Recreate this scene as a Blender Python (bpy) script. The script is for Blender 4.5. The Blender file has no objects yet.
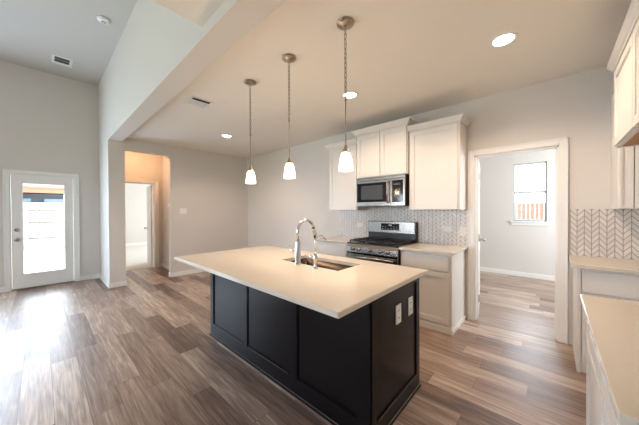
import bpy, bmesh, math, random
from mathutils import Vector, Matrix
random.seed(7)
S = bpy.context.scene
COL = S.collection

# ------------------------------------------------------------------ camera
cam_d = bpy.data.cameras.new('camera'); cam = bpy.data.objects.new('camera', cam_d); COL.objects.link(cam)
FPX, YAW, PITCH, ROLL = 254.63, 0.7401, -0.0084, -0.0044
fw = Vector((-math.sin(YAW), math.cos(YAW), 0)); rt = Vector((math.cos(YAW), math.sin(YAW), 0)); up = Vector((0, 0, 1))
f2 = fw*math.cos(PITCH) + up*math.sin(PITCH); u2 = up*math.cos(PITCH) - fw*math.sin(PITCH)
r2 = rt*math.cos(ROLL) + u2*math.sin(ROLL); u3 = u2*math.cos(ROLL) - rt*math.sin(ROLL)
M3 = Matrix((r2, u3, -f2)).transposed()
cam.matrix_world = Matrix.Translation((0, 0, 1.3783)) @ M3.to_4x4()
cam_d.sensor_fit = 'HORIZONTAL'; cam_d.sensor_width = 36; cam_d.lens = FPX/639*36
cam_d.clip_start = 0.02; cam_d.clip_end = 200
S.camera = cam

# ------------------------------------------------------------------ world, daylight, exposure
W = bpy.data.worlds.new('sky'); S.world = W; W.use_nodes = True
bg = W.node_tree.nodes['Background']; bg.inputs['Color'].default_value = (0.75, 0.87, 1.0, 1); bg.inputs['Strength'].default_value = 10.0
S.view_settings.view_transform = 'Standard'; S.view_settings.look = 'None'
S.view_settings.gamma = 1; S.view_settings.use_curve_mapping = False
S.view_settings.exposure = 0.57

DAY = (0.62, 0.79, 1.0); WARM = (1.0, 0.79, 0.60)
def area(name, loc, direction, sx, sy, power, color):
    d = bpy.data.lights.new(name, 'AREA'); d.shape = 'RECTANGLE'; d.size = sx; d.size_y = sy; d.energy = power; d.color = color
    o = bpy.data.objects.new(name, d); COL.objects.link(o); o.location = loc
    o.rotation_euler = Vector(direction).to_track_quat('-Z', 'Z').to_euler(); return o
# daylight entering through the great-room windows (behind and left of the camera); utility room and bedroom get added fill lights
area('daylight_rear_window', (-4.2, -4.42, 1.5), (0, 1, 0), 2.0, 1.2, 6, DAY)
area('daylight_side_window', (-6.86, -1.35, 1.4), (1, 0, 0), 1.4, 1.8, 85, DAY)
area('daylight_rear_window_near', (-2.2, -4.42, 1.5), (0, 1, 0), 1.2, 1.5, 24, (0.95, 0.97, 1.0))
area('daylight_utility_windowless_wall_fill', (1.72, 5.3, 1.6), (-1, 0, 0), 1.2, 1.2, 70, (0.82, 0.91, 1.0))  # added fill light before the solid side wall; no window is built there
area('daylight_bedroom_windowless_fill', (-9.8, 5.3, 1.5), (0, -1, 0), 1.8, 1.4, 110, (0.85, 0.93, 1.0))  # unseen area light brightening the bedroom; its walls have no window

# ------------------------------------------------------------------ materials
def new_mat(name):
    m = bpy.data.materials.new(name); m.use_nodes = True
    return m, m.node_tree.nodes, m.node_tree.links, m.node_tree.nodes['Principled BSDF']
def srgb(r, g, b):
    f = lambda c: (c/255/12.92) if c/255 <= .04045 else ((c/255+.055)/1.055)**2.4
    return (f(r), f(g), f(b), 1)
def mat(name, col, rough=.5, metal=0, var=.0, scale=8, bump=0, bscale=60, spec=.5, coat=0):
    m, N, L, B = new_mat(name)
    B.inputs['Roughness'].default_value = rough; B.inputs['Metallic'].default_value = metal
    B.inputs['Specular IOR Level'].default_value = spec; B.inputs['Coat Weight'].default_value = coat
    g = N.new('ShaderNodeNewGeometry')
    n = N.new('ShaderNodeTexNoise'); n.inputs['Scale'].default_value = scale; n.inputs['Detail'].default_value = 4
    L.new(g.outputs['Position'], n.inputs['Vector'])
    mx = N.new('ShaderNodeMix'); mx.data_type = 'RGBA'
    c = Vector(col[:3]); mx.inputs[6].default_value = (*(c*(1-var)), 1); mx.inputs[7].default_value = (*(c*(1+var)), 1)
    L.new(n.outputs['Fac'], mx.inputs[0]); L.new(mx.outputs[2], B.inputs['Base Color'])
    if bump:
        n2 = N.new('ShaderNodeTexNoise'); n2.inputs['Scale'].default_value = bscale; L.new(g.outputs['Position'], n2.inputs['Vector'])
        b = N.new('ShaderNodeBump'); b.inputs['Strength'].default_value = bump; b.inputs['Distance'].default_value = .004
        L.new(n2.outputs['Fac'], b.inputs['Height']); L.new(b.outputs['Normal'], B.inputs['Normal'])
    return m
def emit(name, col, strength):
    m, N, L, B = new_mat(name); B.inputs['Base Color'].default_value = (.9, .9, .88, 1)
    B.inputs['Emission Color'].default_value = (*col, 1); B.inputs['Emission Strength'].default_value = strength; return m

paint = mat('wall_paint', srgb(217, 211, 204), .75, var=.015, scale=1.5, bump=.12, bscale=90)
high_shaded_paint = mat('grey_ceiling_paint_shadowed', srgb(200, 196, 190), .85, var=.015, scale=1.2, bump=.15, bscale=70)  # darker copy of the ceiling paint; the high room's shade is in the colour
ceil_paint = mat('ceiling_paint', srgb(238, 232, 222), .85, var=.015, scale=1.2, bump=.15, bscale=70)
trim_white = mat('trim_paint', srgb(236, 234, 230), .4, var=.01)
cab_white = mat('cabinet_paint', srgb(224, 219, 212), .38, var=.01)
cab_inside = mat('plywood_underside', srgb(176, 120, 66), .55, var=.15, scale=14)
island_dark = mat('espresso_stain', srgb(15, 12, 14), .28, var=.2, scale=5, spec=.2)
island_highlight = mat('espresso_painted_highlight', srgb(120, 110, 104), .5)  # pale colour stands in for highlights on the island's edges
quartz = mat('cream_quartz', srgb(212, 201, 185), .08, var=.03, scale=35, spec=.5)
steel = mat('brushed_steel', srgb(168, 163, 156), .26, 1, var=.06, scale=20)
steel_dark = mat('sink_steel', srgb(78, 68, 60), .24, 1, var=.08, scale=12)
nickel = mat('brushed_nickel', srgb(168, 157, 143), .30, 1, var=.05)
chrome = mat('chrome', srgb(205, 204, 202), .12, 1)
black_gloss = mat('black_glass', srgb(14, 14, 16), .08, spec=.6)
black_iron = mat('cast_iron', srgb(22, 21, 21), .5, bump=.3, bscale=300)
grey_dark = mat('dark_enamel', srgb(40, 39, 40), .3)
screen = mat('display_grey', srgb(72, 74, 78), .2)
mark = mat('white_print', srgb(210, 212, 215), .5)
vinyl_shaded = mat('shaded_window_vinyl', srgb(190, 190, 192), .4)  # white frames darkened to grey: backlit shade put into the colour
plate = mat('white_plastic', srgb(240, 239, 236), .3)
plate_cream = mat('ivory_plastic', srgb(222, 216, 208), .35)
slot = mat('outlet_slot', srgb(70, 66, 62), .6)
vent_dark = mat('vent_shadow_grey', srgb(64, 60, 58), .7)
vent_white = mat('vent_enamel', srgb(232, 230, 226), .45)
carpet_m = mat('bedroom_carpet', srgb(222, 218, 212), .95, var=.12, scale=60, bump=.6, bscale=200)
grass_m = mat('pale_lawn', srgb(176, 176, 130), .95, var=.2, scale=8, bump=.6, bscale=60)
fence_m = mat('fence_boards', srgb(168, 158, 150), .8, var=.06, scale=6)
fence_rail_m = mat('fence_rail', srgb(84, 76, 70), .8, var=.08)
timber_m = mat('patio_timber', srgb(122, 78, 52), .8, var=.12, scale=5)
siding_m = mat('neighbour_siding', srgb(60, 66, 76), .8, var=.1, scale=2)
pane_m2 = mat('neighbour_window', srgb(110, 125, 140), .15)

def glass_mat():
    m, N, L, B = new_mat('window_glass'); N.remove(B)
    t = N.new('ShaderNodeBsdfTransparent'); g = N.new('ShaderNodeBsdfGlossy'); g.inputs['Roughness'].default_value = .02
    fr = N.new('ShaderNodeFresnel'); mx = N.new('ShaderNodeMixShader')
    L.new(fr.outputs[0], mx.inputs[0]); L.new(t.outputs[0], mx.inputs[1]); L.new(g.outputs[0], mx.inputs[2])
    L.new(mx.outputs[0], N['Material Output'].inputs['Surface']); return m
glass = glass_mat()

def math_node(N, L, op, a, b=None, c=None):
    n = N.new('ShaderNodeMath'); n.operation = op
    for i, v in enumerate((a, b, c)):
        if v is None: continue
        if isinstance(v, (int, float)): n.inputs[i].default_value = v
        else: L.new(v, n.inputs[i])
    return n.outputs[0]

def floor_mat():
    m, N, L, B = new_mat('wood_plank_floor')
    mt = lambda op, a, b=None, c=None: math_node(N, L, op, a, b, c)
    g = N.new('ShaderNodeNewGeometry'); sp = N.new('ShaderNodeSeparateXYZ'); L.new(g.outputs['Position'], sp.inputs[0])
    x, y = sp.outputs[0], sp.outputs[1]
    PW, PL = .168, 1.22
    yr = mt('DIVIDE', mt('ADD', y, 10.03), PW); row = mt('FLOOR', yr)
    wn = N.new('ShaderNodeTexWhiteNoise'); wn.noise_dimensions = '1D'; L.new(row, wn.inputs['W'])
    xr = mt('ADD', mt('DIVIDE', mt('ADD', x, 20), PL), mt('MULTIPLY', wn.outputs['Value'], 5.0)); colx = mt('FLOOR', xr)
    cb = N.new('ShaderNodeCombineXYZ'); L.new(row, cb.inputs[0]); L.new(colx, cb.inputs[1])
    w2 = N.new('ShaderNodeTexWhiteNoise'); w2.noise_dimensions = '2D'; L.new(cb.outputs[0], w2.inputs['Vector'])
    # grain
    gc = N.new('ShaderNodeCombineXYZ')
    L.new(mt('ADD', mt('MULTIPLY', x, 1.1), mt('MULTIPLY', w2.outputs['Value'], 37)), gc.inputs[0]); L.new(mt('MULTIPLY', y, 13), gc.inputs[1])
    L.new(mt('MULTIPLY', w2.outputs['Value'], 11), gc.inputs[2])
    n1 = N.new('ShaderNodeTexNoise'); n1.inputs['Scale'].default_value = 2.0; n1.inputs['Detail'].default_value = 7; n1.inputs['Roughness'].default_value = .62
    n1.inputs['Distortion'].default_value = .7; L.new(gc.outputs[0], n1.inputs['Vector'])
    gd = N.new('ShaderNodeCombineXYZ'); L.new(mt('ADD', mt('MULTIPLY', x, 2.2), mt('MULTIPLY', w2.outputs['Value'], 91)), gd.inputs[0]); L.new(mt('MULTIPLY', y, 55), gd.inputs[1])
    n2 = N.new('ShaderNodeTexNoise'); n2.inputs['Scale'].default_value = 1.5; n2.inputs['Detail'].default_value = 4; L.new(gd.outputs[0], n2.inputs['Vector'])
    f = mt('ADD', mt('MULTIPLY', w2.outputs['Value'], .42), mt('ADD', mt('MULTIPLY', n1.outputs['Fac'], .85), mt('MULTIPLY', n2.outputs['Fac'], .60)))
    f = mt('SUBTRACT', f, .40)
    cr = N.new('ShaderNodeValToRGB'); L.new(f, cr.inputs[0])
    e = cr.color_ramp.elements
    e[0].position = .10; e[0].color = srgb(58, 43, 37); e[1].position = .88; e[1].color = srgb(206, 186, 168)
    for p, c in ((.30, (98, 77, 66)), (.46, (130, 106, 92)), (.64, (156, 134, 119))):
        k = e.new(p); k.color = srgb(*c)
    fy = mt('FRACT', yr); fx = mt('FRACT', xr)
    ey = mt('MINIMUM', fy, mt('SUBTRACT', 1, fy)); ex = mt('MULTIPLY', mt('MINIMUM', fx, mt('SUBTRACT', 1, fx)), PL/PW)
    gap = mt('LESS_THAN', mt('MINIMUM', ey, ex), .010)
    mx = N.new('ShaderNodeMix'); mx.data_type = 'RGBA'; L.new(mt('MULTIPLY', gap, .7), mx.inputs[0]); L.new(cr.outputs[0], mx.inputs[6]); mx.inputs[7].default_value = srgb(58, 44, 38)
    L.new(mx.outputs[2], B.inputs['Base Color'])
    L.new(mt('ADD', .29, mt('MULTIPLY', n2.outputs['Fac'], .16)), B.inputs['Roughness'])
    B.inputs['Specular IOR Level'].default_value = .7
    b = N.new('ShaderNodeBump'); b.inputs['Strength'].default_value = .3; b.inputs['Distance'].default_value = .002
    L.new(mt('SUBTRACT', n2.outputs['Fac'], gap), b.inputs['Height']); L.new(b.outputs['Normal'], B.inputs['Normal'])
    return m
floor_m = floor_mat()

def chevron_mat(name, tile, grout):
    m, N, L, B = new_mat(name)
    mt = lambda op, a, b=None, c=None: math_node(N, L, op, a, b, c)
    g = N.new('ShaderNodeNewGeometry'); sp = N.new('ShaderNodeSeparateXYZ'); L.new(g.outputs['Position'], sp.inputs[0])
    CW, TH, RISE = .050, .055, .062
    u = mt('DIVIDE', mt('ADD', sp.outputs[0], 9.964), CW)
    tri = mt('ABSOLUTE', mt('SUBTRACT', mt('MULTIPLY', mt('FRACT', mt('DIVIDE', u, 2)), 2), 1))     # 0..1..0 over two columns
    v = mt('DIVIDE', mt('ADD', mt('SUBTRACT', sp.outputs[2], mt('MULTIPLY', tri, RISE)), 1), TH)
    fv = mt('FRACT', v); fu = mt('FRACT', u)
    ev = mt('MINIMUM', fv, mt('SUBTRACT', 1, fv)); eu = mt('MINIMUM', fu, mt('SUBTRACT', 1, fu))
    ln = mt('MAXIMUM', mt('LESS_THAN', ev, .07), mt('LESS_THAN', eu, .05))
    cb = N.new('ShaderNodeCombineXYZ'); L.new(mt('FLOOR', u), cb.inputs[0]); L.new(mt('FLOOR', v), cb.inputs[1])
    wn = N.new('ShaderNodeTexWhiteNoise'); wn.noise_dimensions = '2D'; L.new(cb.outputs[0], wn.inputs['Vector'])
    m1 = N.new('ShaderNodeMix'); m1.data_type = 'RGBA'; L.new(wn.outputs['Value'], m1.inputs[0])
    c = Vector(tile[:3]); m1.inputs[6].default_value = (*(c*.90), 1); m1.inputs[7].default_value = (*(c*1.05), 1)
    m2 = N.new('ShaderNodeMix'); m2.data_type = 'RGBA'; L.new(ln, m2.inputs[0]); L.new(m1.outputs[2], m2.inputs[6]); m2.inputs[7].default_value = grout
    L.new(m2.outputs[2], B.inputs['Base Color']); B.inputs['Roughness'].default_value = .28
    b = N.new('ShaderNodeBump'); b.inputs['Strength'].default_value = .5; b.inputs['Distance'].default_value = .002; b.invert = True
    L.new(ln, b.inputs['Height']); L.new(b.outputs['Normal'], B.inputs['Normal'])
    return m
chevron = chevron_mat('chevron_mosaic', srgb(216, 210, 203), srgb(146, 133, 121))

def shade_mat():
    m, N, L, B = new_mat('frosted_shade_glass')
    B.inputs['Base Color'].default_value = (.95, .92, .86, 1); B.inputs['Roughness'].default_value = .35
    B.inputs['Emission Color'].default_value = (1, .86, .66, 1); B.inputs['Emission Strength'].default_value = 2.2
    L.new(B.outputs[0], (mx := N.new('ShaderNodeMixShader')).inputs[1]); t = N.new('ShaderNodeBsdfTransparent'); t.inputs[0].default_value = (1, .95, .88, 1)
    L.new(t.outputs[0], mx.inputs[2]); mx.inputs[0].default_value = .5; L.new(mx.outputs[0], N['Material Output'].inputs['Surface'])
    return m
shade_m = shade_mat()
can_emit = emit('led_lens', (1, .93, .82), 12)

# ------------------------------------------------------------------ mesh builder
class MB:
    def __init__(s): s.bm = bmesh.new()
    def box(s, x0, x1, y0, y1, z0, z1, bev=0):
        t = bmesh.new(); r = bmesh.ops.create_cube(t, size=1)
        for v in t.verts:
            v.co = Vector(((x0+x1)/2 + v.co.x*abs(x1-x0), (y0+y1)/2 + v.co.y*abs(y1-y0), (z0+z1)/2 + v.co.z*abs(z1-z0)))
        if bev: bmesh.ops.bevel(t, geom=t.edges[:], offset=bev, segments=2, affect='EDGES', profile=.6)
        s.merge(t); return s
    def merge(s, t):
        me = bpy.data.meshes.new('tmp'); t.to_mesh(me); t.free(); s.bm.from_mesh(me); bpy.data.meshes.remove(me)
    def lathe(s, c, prof, axis='z', seg=24, closed=False):
        t = bmesh.new(); rings = []
        ax = {'x': (Vector((0, 1, 0)), Vector((0, 0, 1)), Vector((1, 0, 0))), 'y': (Vector((1, 0, 0)), Vector((0, 0, 1)), Vector((0, 1, 0))), 'z': (Vector((1, 0, 0)), Vector((0, 1, 0)), Vector((0, 0, 1)))}[axis] if isinstance(axis, str) else axis
        c = Vector(c)
        for r, h in prof:
            if r < 1e-6: rings.append([t.verts.new(c + ax[2]*h)])
            else: rings.append([t.verts.new(c + ax[2]*h + (ax[0]*math.cos(k*2*math.pi/seg) + ax[1]*math.sin(k*2*math.pi/seg))*r) for k in range(seg)])
        for a, b in zip(rings, rings[1:]):
            for k in range(seg):
                k2 = (k+1) % seg
                if len(a) == 1 and len(b) == 1: continue
                if len(a) == 1: f = t.faces.new((a[0], b[k], b[k2]))
                elif len(b) == 1: f = t.faces.new((a[k], b[0], a[k2]))
                else: f = t.faces.new((a[k], b[k], b[k2], a[k2]))
                f.smooth = True
        bmesh.ops.recalc_face_normals(t, faces=t.faces[:]); s.merge(t); return s
    def cyl(s, p, q, r, seg=16, r2=None):
        p, q = Vector(p), Vector(q); d = (q-p); h = d.length; d.normalize()
        a = d.orthogonal().normalized(); b = d.cross(a); r2 = r if r2 is None else r2
        return s.lathe(p, [(0, 0), (r, 0), (r, .0001), (r2, h-.0001), (r2, h), (0, h)], (a, b, d), seg)
    def tube(s, pts, r, seg=12, closed=False):
        pts = [Vector(p) for p in pts]; n = len(pts); t = bmesh.new(); rings = []
        rr = r if isinstance(r, (list, tuple)) else [r]*n
        prev = None
        for i, p in enumerate(pts):
            d = (pts[(i+1) % n if closed else min(i+1, n-1)] - pts[(i-1) % n if closed else max(i-1, 0)]).normalized()
            a = d.orthogonal().normalized() if prev is None else (prev - d*prev.dot(d)).normalized()
            prev = a; b = d.cross(a)
            rings.append([t.verts.new(p + (a*math.cos(k*2*math.pi/seg) + b*math.sin(k*2*math.pi/seg))*rr[i]) for k in range(seg)])
        for i in range(n if closed else n-1):
            A, Bq = rings[i], rings[(i+1) % n]
            for k in range(seg):
                f = t.faces.new((A[k], A[(k+1) % seg], Bq[(k+1) % seg], Bq[k])); f.smooth = True
        if not closed: t.faces.new(rings[0][::-1]); t.faces.new(rings[-1])
        bmesh.ops.recalc_face_normals(t, faces=t.faces[:]); s.merge(t); return s
    def prism(s, pts, d):          # polygon pts (3D) extruded by vector d
        t = bmesh.new(); a = [t.verts.new(Vector(p)) for p in pts]; b = [t.verts.new(Vector(p)+Vector(d)) for p in pts]
        t.faces.new(a); t.faces.new(b[::-1]); n = len(a)
        for i in range(n): t.faces.new((a[i], b[i], b[(i+1) % n], a[(i+1) % n]))
        bmesh.ops.recalc_face_normals(t, faces=t.faces[:]); s.merge(t); return s
    def ring(s, o, i, z0, z1):     # rectangular slab (x0,x1,y0,y1) with a rectangular hole
        t = bmesh.new()
        def q(r, z): return [t.verts.new((r[0], r[2], z)), t.verts.new((r[1], r[2], z)), t.verts.new((r[1], r[3], z)), t.verts.new((r[0], r[3], z))]
        ot, it, ob, ib = q(o, z1), q(i, z1), q(o, z0), q(i, z0)
        for k in range(4):
            j = (k+1) % 4
            t.faces.new((ot[k], ot[j], it[j], it[k])); t.faces.new((ob[k], ib[k], ib[j], ob[j]))
            t.faces.new((ot[k], ob[k], ob[j], ot[j])); t.faces.new((it[k], it[j], ib[j], ib[k]))
        bmesh.ops.recalc_face_normals(t, faces=t.faces[:])
        ed = [e for e in t.edges if all(v in ot+ob for v in e.verts)]
        bmesh.ops.bevel(t, geom=ed, offset=.003, segments=2, affect='EDGES')
        s.merge(t); return s
    def xform(s, m): bmesh.ops.transform(s.bm, matrix=m, verts=s.bm.verts[:]); return s
    def build(s, name, m, parent=None, label=None, local=False):
        me = bpy.data.meshes.new(name); o = bpy.data.objects.new(name, me); COL.objects.link(o)
        if parent is not None:
            if not local:
                w = origin_of(parent)
                for v in s.bm.verts: v.co -= w
            o.parent = parent
        else:
            vs = [v.co for v in s.bm.verts]
            c = Vector(((min(v.x for v in vs)+max(v.x for v in vs))/2, (min(v.y for v in vs)+max(v.y for v in vs))/2, min(v.z for v in vs)))
            for v in s.bm.verts: v.co -= c
            o.location = c
        s.bm.to_mesh(me); s.bm.free(); me.materials.append(m)
        if label: o['label'] = label
        return o
def origin_of(o):
    w = Vector((0, 0, 0))
    while o is not None: w += o.location; o = o.parent
    return w
def thing(name, label, cat, loc, group=None):
    o = bpy.data.objects.new(name, None); COL.objects.link(o); o.location = loc; o.empty_display_size = .1
    o['label'] = label; o['category'] = cat
    if group: o['group'] = group
    return o
def tag(o, label, cat, group=None, kind=None):
    o['label'] = label; o['category'] = cat
    if group: o['group'] = group
    if kind: o['kind'] = kind
    return o
def struct(o, label=None, cat=None):
    o['kind'] = 'structure'
    if label: o['label'] = label
    if cat: o['category'] = cat
    return o
def sroot(name, label, cat, loc):
    o = thing(name, label, cat, loc); o['kind'] = 'structure'; return o

# ------------------------------------------------------------------ dimensions
D = 3.638; XL = -5.85; XD = -6.93; YB = .82; YB2 = 1.02; ZB = 2.657; ZC = 2.742; ZH = 3.957; R = .80; YR = -4.5; XS = -1.92
OY0, OY1, OZ = 1.06, 1.82, 2.52            # hall opening in left wall
DX0, DX1, DZ = -.713, .053, 2.045          # utility doorway in back wall
UY = 6.657; UX0, UX1 = -2.2, 1.8
HX = -7.10                                  # hall back wall
EDY0, EDY1 = -.345, .430                    # exterior door slab

# ------------------------------------------------------------------ structure
b = MB(); b.box(XD-.14, UX1+.1, YR-.12, UY+.12, -.12, 0); b.box(HX-.14, XD-.14, YB2, 2.2, -.12, 0)
struct(b.build('floor', floor_m), 'grey-brown wood plank floor running through the rooms', 'floor')
b = MB(); b.box(-13.0, HX-.14, YB2-.0, 6.0, -.12, .004)
struct(b.build('floor', carpet_m), 'pale carpet in the room beyond the hall', 'floor')
# ceilings
b = MB(); b.box(HX-.14, UX1+.1, YB2, UY+.12, ZC, ZC+.1); b.box(XS, R+.12, YR-.12, YB2, ZC, ZC+.1); b.box(-13, HX-.14, YB2, 6, ZC, ZC+.1)
struct(b.build('ceiling', ceil_paint), 'low beige ceiling over the kitchen', 'ceiling')
b = MB(); b.box(XD-.14, XS+.1, YR-.12, YB+.1, ZH, ZH+.1)
struct(b.build('ceiling', high_shaded_paint), 'high grey ceiling over the living area', 'ceiling')  # the grey is the high room's shade put into the ceiling colour
b = MB(); b.box(XS, XS+.1, YR-.12, YB, ZC+.1, ZH)
struct(b.build('wall_upper', paint), 'upper wall where the high ceiling steps down', 'wall')
# header wall (opens kitchen to living area) and stub wall at its left end
b = MB(); b.box(XL, R+.12, YB, YB2, ZB, ZC); b.box(XL, XS+.1, YB, YB2, ZC, ZH)
struct(b.build('wall_header', paint), 'tall grey wall and dropped beam above the kitchen edge', 'wall')
b = MB(); b.box(XD-.14, XL, YB, YB2, 0, ZH); b.box(XL-.12, XL, YB2, OY0, 0, ZC); b.box(XL-.12, XL, OY1, D, 0, ZC); b.box(XL-.12, XL, OY0, OY1, OZ, ZC); b.prism([(XL, OY1-.07, OZ), (XL, OY1, OZ), (XL, OY1, OZ-.11), (XL, OY1-.02, OZ-.05)], (-.12, 0, 0))
struct(b.build('wall_left', paint), 'beige wall with tall hall opening', 'wall')
# door wall
b = MB(); wy0, wy1 = -2.1, -.60
b.box(XD-.14, XD, YR, wy0, 0, ZH); b.box(XD-.14, XD, wy0, wy1, 0, .5); b.box(XD-.14, XD, wy0, wy1, 2.3, ZH); b.box(XD-.14, XD, wy1, EDY0-.02, 0, ZH)
b.box(XD-.14, XD, EDY0-.02, EDY1+.02, DZ, ZH); b.box(XD-.14, XD, EDY1+.02, YB, 0, ZH)
struct(b.build('wall_exterior', paint), 'grey wall around the glazed back door', 'wall')
# rear wall behind the camera with two window openings
b = MB(); b.box(XD-.14, -5.2, YR-.12, YR, 0, ZH); b.box(-5.2, -3.2, YR-.12, YR, 0, .9); b.box(-5.2, -3.2, YR-.12, YR, 2.1, ZH)
b.box(-3.2, -2.8, YR-.12, YR, 0, ZH); b.box(-2.8, -1.6, YR-.12, YR, 0, .7); b.box(-2.8, -1.6, YR-.12, YR, 2.3, ZH); b.box(-1.6, R+.12, YR-.12, YR, 0, ZH)
struct(b.build('wall_rear', paint), 'wall behind the camera', 'wall')
b = MB(); b.box(R, R+.12, YR, D, 0, ZC)
struct(b.build('wall_right', paint), 'wall behind the right hand cabinets', 'wall')
# back wall with doorway
b = MB(); b.box(XL-.12, DX0, D, D+.12, 0, ZC); b.box(DX1, R+.12, D, D+.12, 0, ZC); b.box(DX0, DX1, D, D+.12, DZ, ZC)
struct(b.build('wall_back', paint), 'beige wall behind the range with doorway', 'wall')
# utility room
b = MB(); wx0, wx1, wz0, wz1 = -.60, -.075, 1.14, 2.32
b.box(UX0, wx0, UY, UY+.12, 0, ZC); b.box(wx1, UX1, UY, UY+.12, 0, ZC); b.box(wx0, wx1, UY, UY+.12, 0, wz0); b.box(wx0, wx1, UY, UY+.12, wz1, ZC)
struct(b.build('wall_utility_back', paint), 'grey wall with the small window beyond the doorway', 'wall')
b = MB(); b.box(UX0-.1, UX0, D+.12, UY+.12, 0, ZC); b.box(UX1, UX1+.1, D+.12, UY+.12, 0, ZC); b.box(R+.12, UX1+.1, D, D+.12, 0, ZC)
struct(b.build('wall_utility_side', paint), 'side walls of the room beyond the doorway', 'wall')
# hall + bedroom
hx = HX; b = MB(); hdy0, hdy1 = 1.10, 1.875
b.box(hx-.14, hx, YB2, hdy0, 0, ZC); b.box(hx-.14, hx, hdy1, 2.14, 0, ZC); b.box(hx-.14, hx, hdy0, hdy1, DZ, ZC)
b.box(hx-.14, XL-.12, 2.02, 2.14, 0, ZC)
struct(b.build('wall_hall', paint), 'hall wall around the far open doorway', 'wall')
b = MB(); b.box(-13.1, -13, YB2-.1, 6, 0, ZC); b.box(-13, hx-.14, YB2-.12, YB2, 0, ZC); b.box(-13, hx-.14, 5.9, 6, 0, ZC); b.box(hx-.14, hx-.02, 2.14, 6, 0, ZC)
b.box(-12.5, -12.4, YB2, 6, 0, ZC)
struct(b.build('wall_bedroom', paint), 'pale walls of the room beyond the hall', 'wall')

# baseboards
def base(name, boxes, label):
    b = MB()
    for bx in boxes: b.box(*bx, bev=.003)
    return struct(b.build(name, trim_white), label, 'baseboard')
bh, bt = .09, .014
base('baseboard_left', [(XL, XL+bt, OY1, 3.0, 0, bh), (XL, XL+bt, 3.0, D, 0, bh), (XL-.12, XL+bt, OY1-bt, OY1, 0, bh)], 'white baseboard on the beige wall right of the hall opening')
base('baseboard_post', [(XL, XL+bt, YB-bt, OY0, 0, bh), (XD, XL, YB-bt, YB, 0, bh), (XL-.12, XL+bt, OY0, OY0+bt, 0, bh)], 'white baseboard around the post left of the hall opening')
base('baseboard_exterior', [(XD, XD+bt, EDY1+.09, YB-bt, 0, bh), (XD, XD+bt, YR, EDY0-.09, 0, bh)], 'white baseboard beside the glazed back door')
base('baseboard_back', [(XL+bt, -2.82, D-bt, D, 0, bh)], 'white baseboard behind the island')
base('baseboard_utility', [(UX0, UX1, UY-bt, UY, 0, bh)], 'white baseboard beyond the doorway')
base('baseboard_hall', [(hx, XL-.12, 2.02-bt, 2.02, 0, bh), (hx, hx+bt, hdy1+.08, 2.02-bt, 0, bh)], 'white baseboard inside the hall')
base('baseboard_bedroom', [(-12.4, -12.4+bt, YB2, 5.9, .004, bh+.02), (hx-.155, hx-.14, 1.97, 5.9, .004, bh)], 'white baseboard in the carpeted room')
base('baseboard_rear', [(XD, R, YR, YR+bt, 0, bh)], 'white baseboard on the rear wall')

# door casings
def casing_y(name, x0, x1, z, y, side, label, depth=.12, w=.068):   # opening in a wall of constant y; casing on face y
    b = MB(); t = .018*side
    for (a, c, z0, z1) in ((x0-w, x0, 0, z+w), (x1, x1+w, 0, z+w), (x0, x1, z, z+w)):
        b.box(a, c, min(y, y+t), max(y, y+t), z0, z1, .003)
    b.box(x0-w, x0-w+.016, min(y, y+t*1.5), max(y, y+t*1.5), 0, z+w, .002); b.box(x1+w-.016, x1+w, min(y, y+t*1.5), max(y, y+t*1.5), 0, z+w, .002)
    b.box(x0-w, x1+w, min(y, y+t*1.5), max(y, y+t*1.5), z+w-.016, z+w, .002)
    y2 = y - side*depth
    b.box(x0, x0+.016, min(y, y2), max(y, y2), 0, z, .001); b.box(x1-.016, x1, min(y, y2), max(y, y2), 0, z, .001); b.box(x0, x1, min(y, y2), max(y, y2), z-.016, z, .001)
    b.box(x0+.016, x0+.028, min(y, y2)+.045, max(y, y2)-.045, 0, z-.016); b.box(x1-.028, x1-.016, min(y, y2)+.045, max(y, y2)-.045, 0, z-.016)
    return struct(b.build(name, trim_white), label, 'door casing')
def casing_x(name, y0, y1, z, x, side, label, depth=.14, w=.068, jamb=True):
    b = MB(); t = .018*side
    for (a, c, z0, z1) in ((y0-w, y0, 0, z+w), (y1, y1+w, 0, z+w), (y0, y1, z, z+w)):
        b.box(min(x, x+t), max(x, x+t), a, c, z0, z1, .003)
    for (a, c, z0, z1) in ((y0-w, y0-w+.016, 0, z+w), (y1+w-.016, y1+w, 0, z+w), (y0-w, y1+w, z+w-.016, z+w)):
        b.box(min(x, x+t*1.5), max(x, x+t*1.5), a, c, z0, z1, .002)
    x2 = x - side*depth
    b.box(min(x, x2), max(x, x2), y0, y0+.016, 0, z, .001); b.box(min(x, x2), max(x, x2), y1-.016, y1, 0, z, .001); b.box(min(x, x2), max(x, x2), y0, y1, z-.016, z, .001)
    return struct(b.build(name, trim_white), label, 'door casing')
casing_y('trim_1', DX0, DX1, DZ, D, -1, 'white casing of the doorway right of the range')
casing_x('trim_2', hdy0, hdy1, DZ, hx, 1, 'white casing of the far hall doorway')
casing_x('trim_3', EDY0-.02, EDY1+.02, DZ, XD, 1, 'white casing around the glazed back door')

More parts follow.
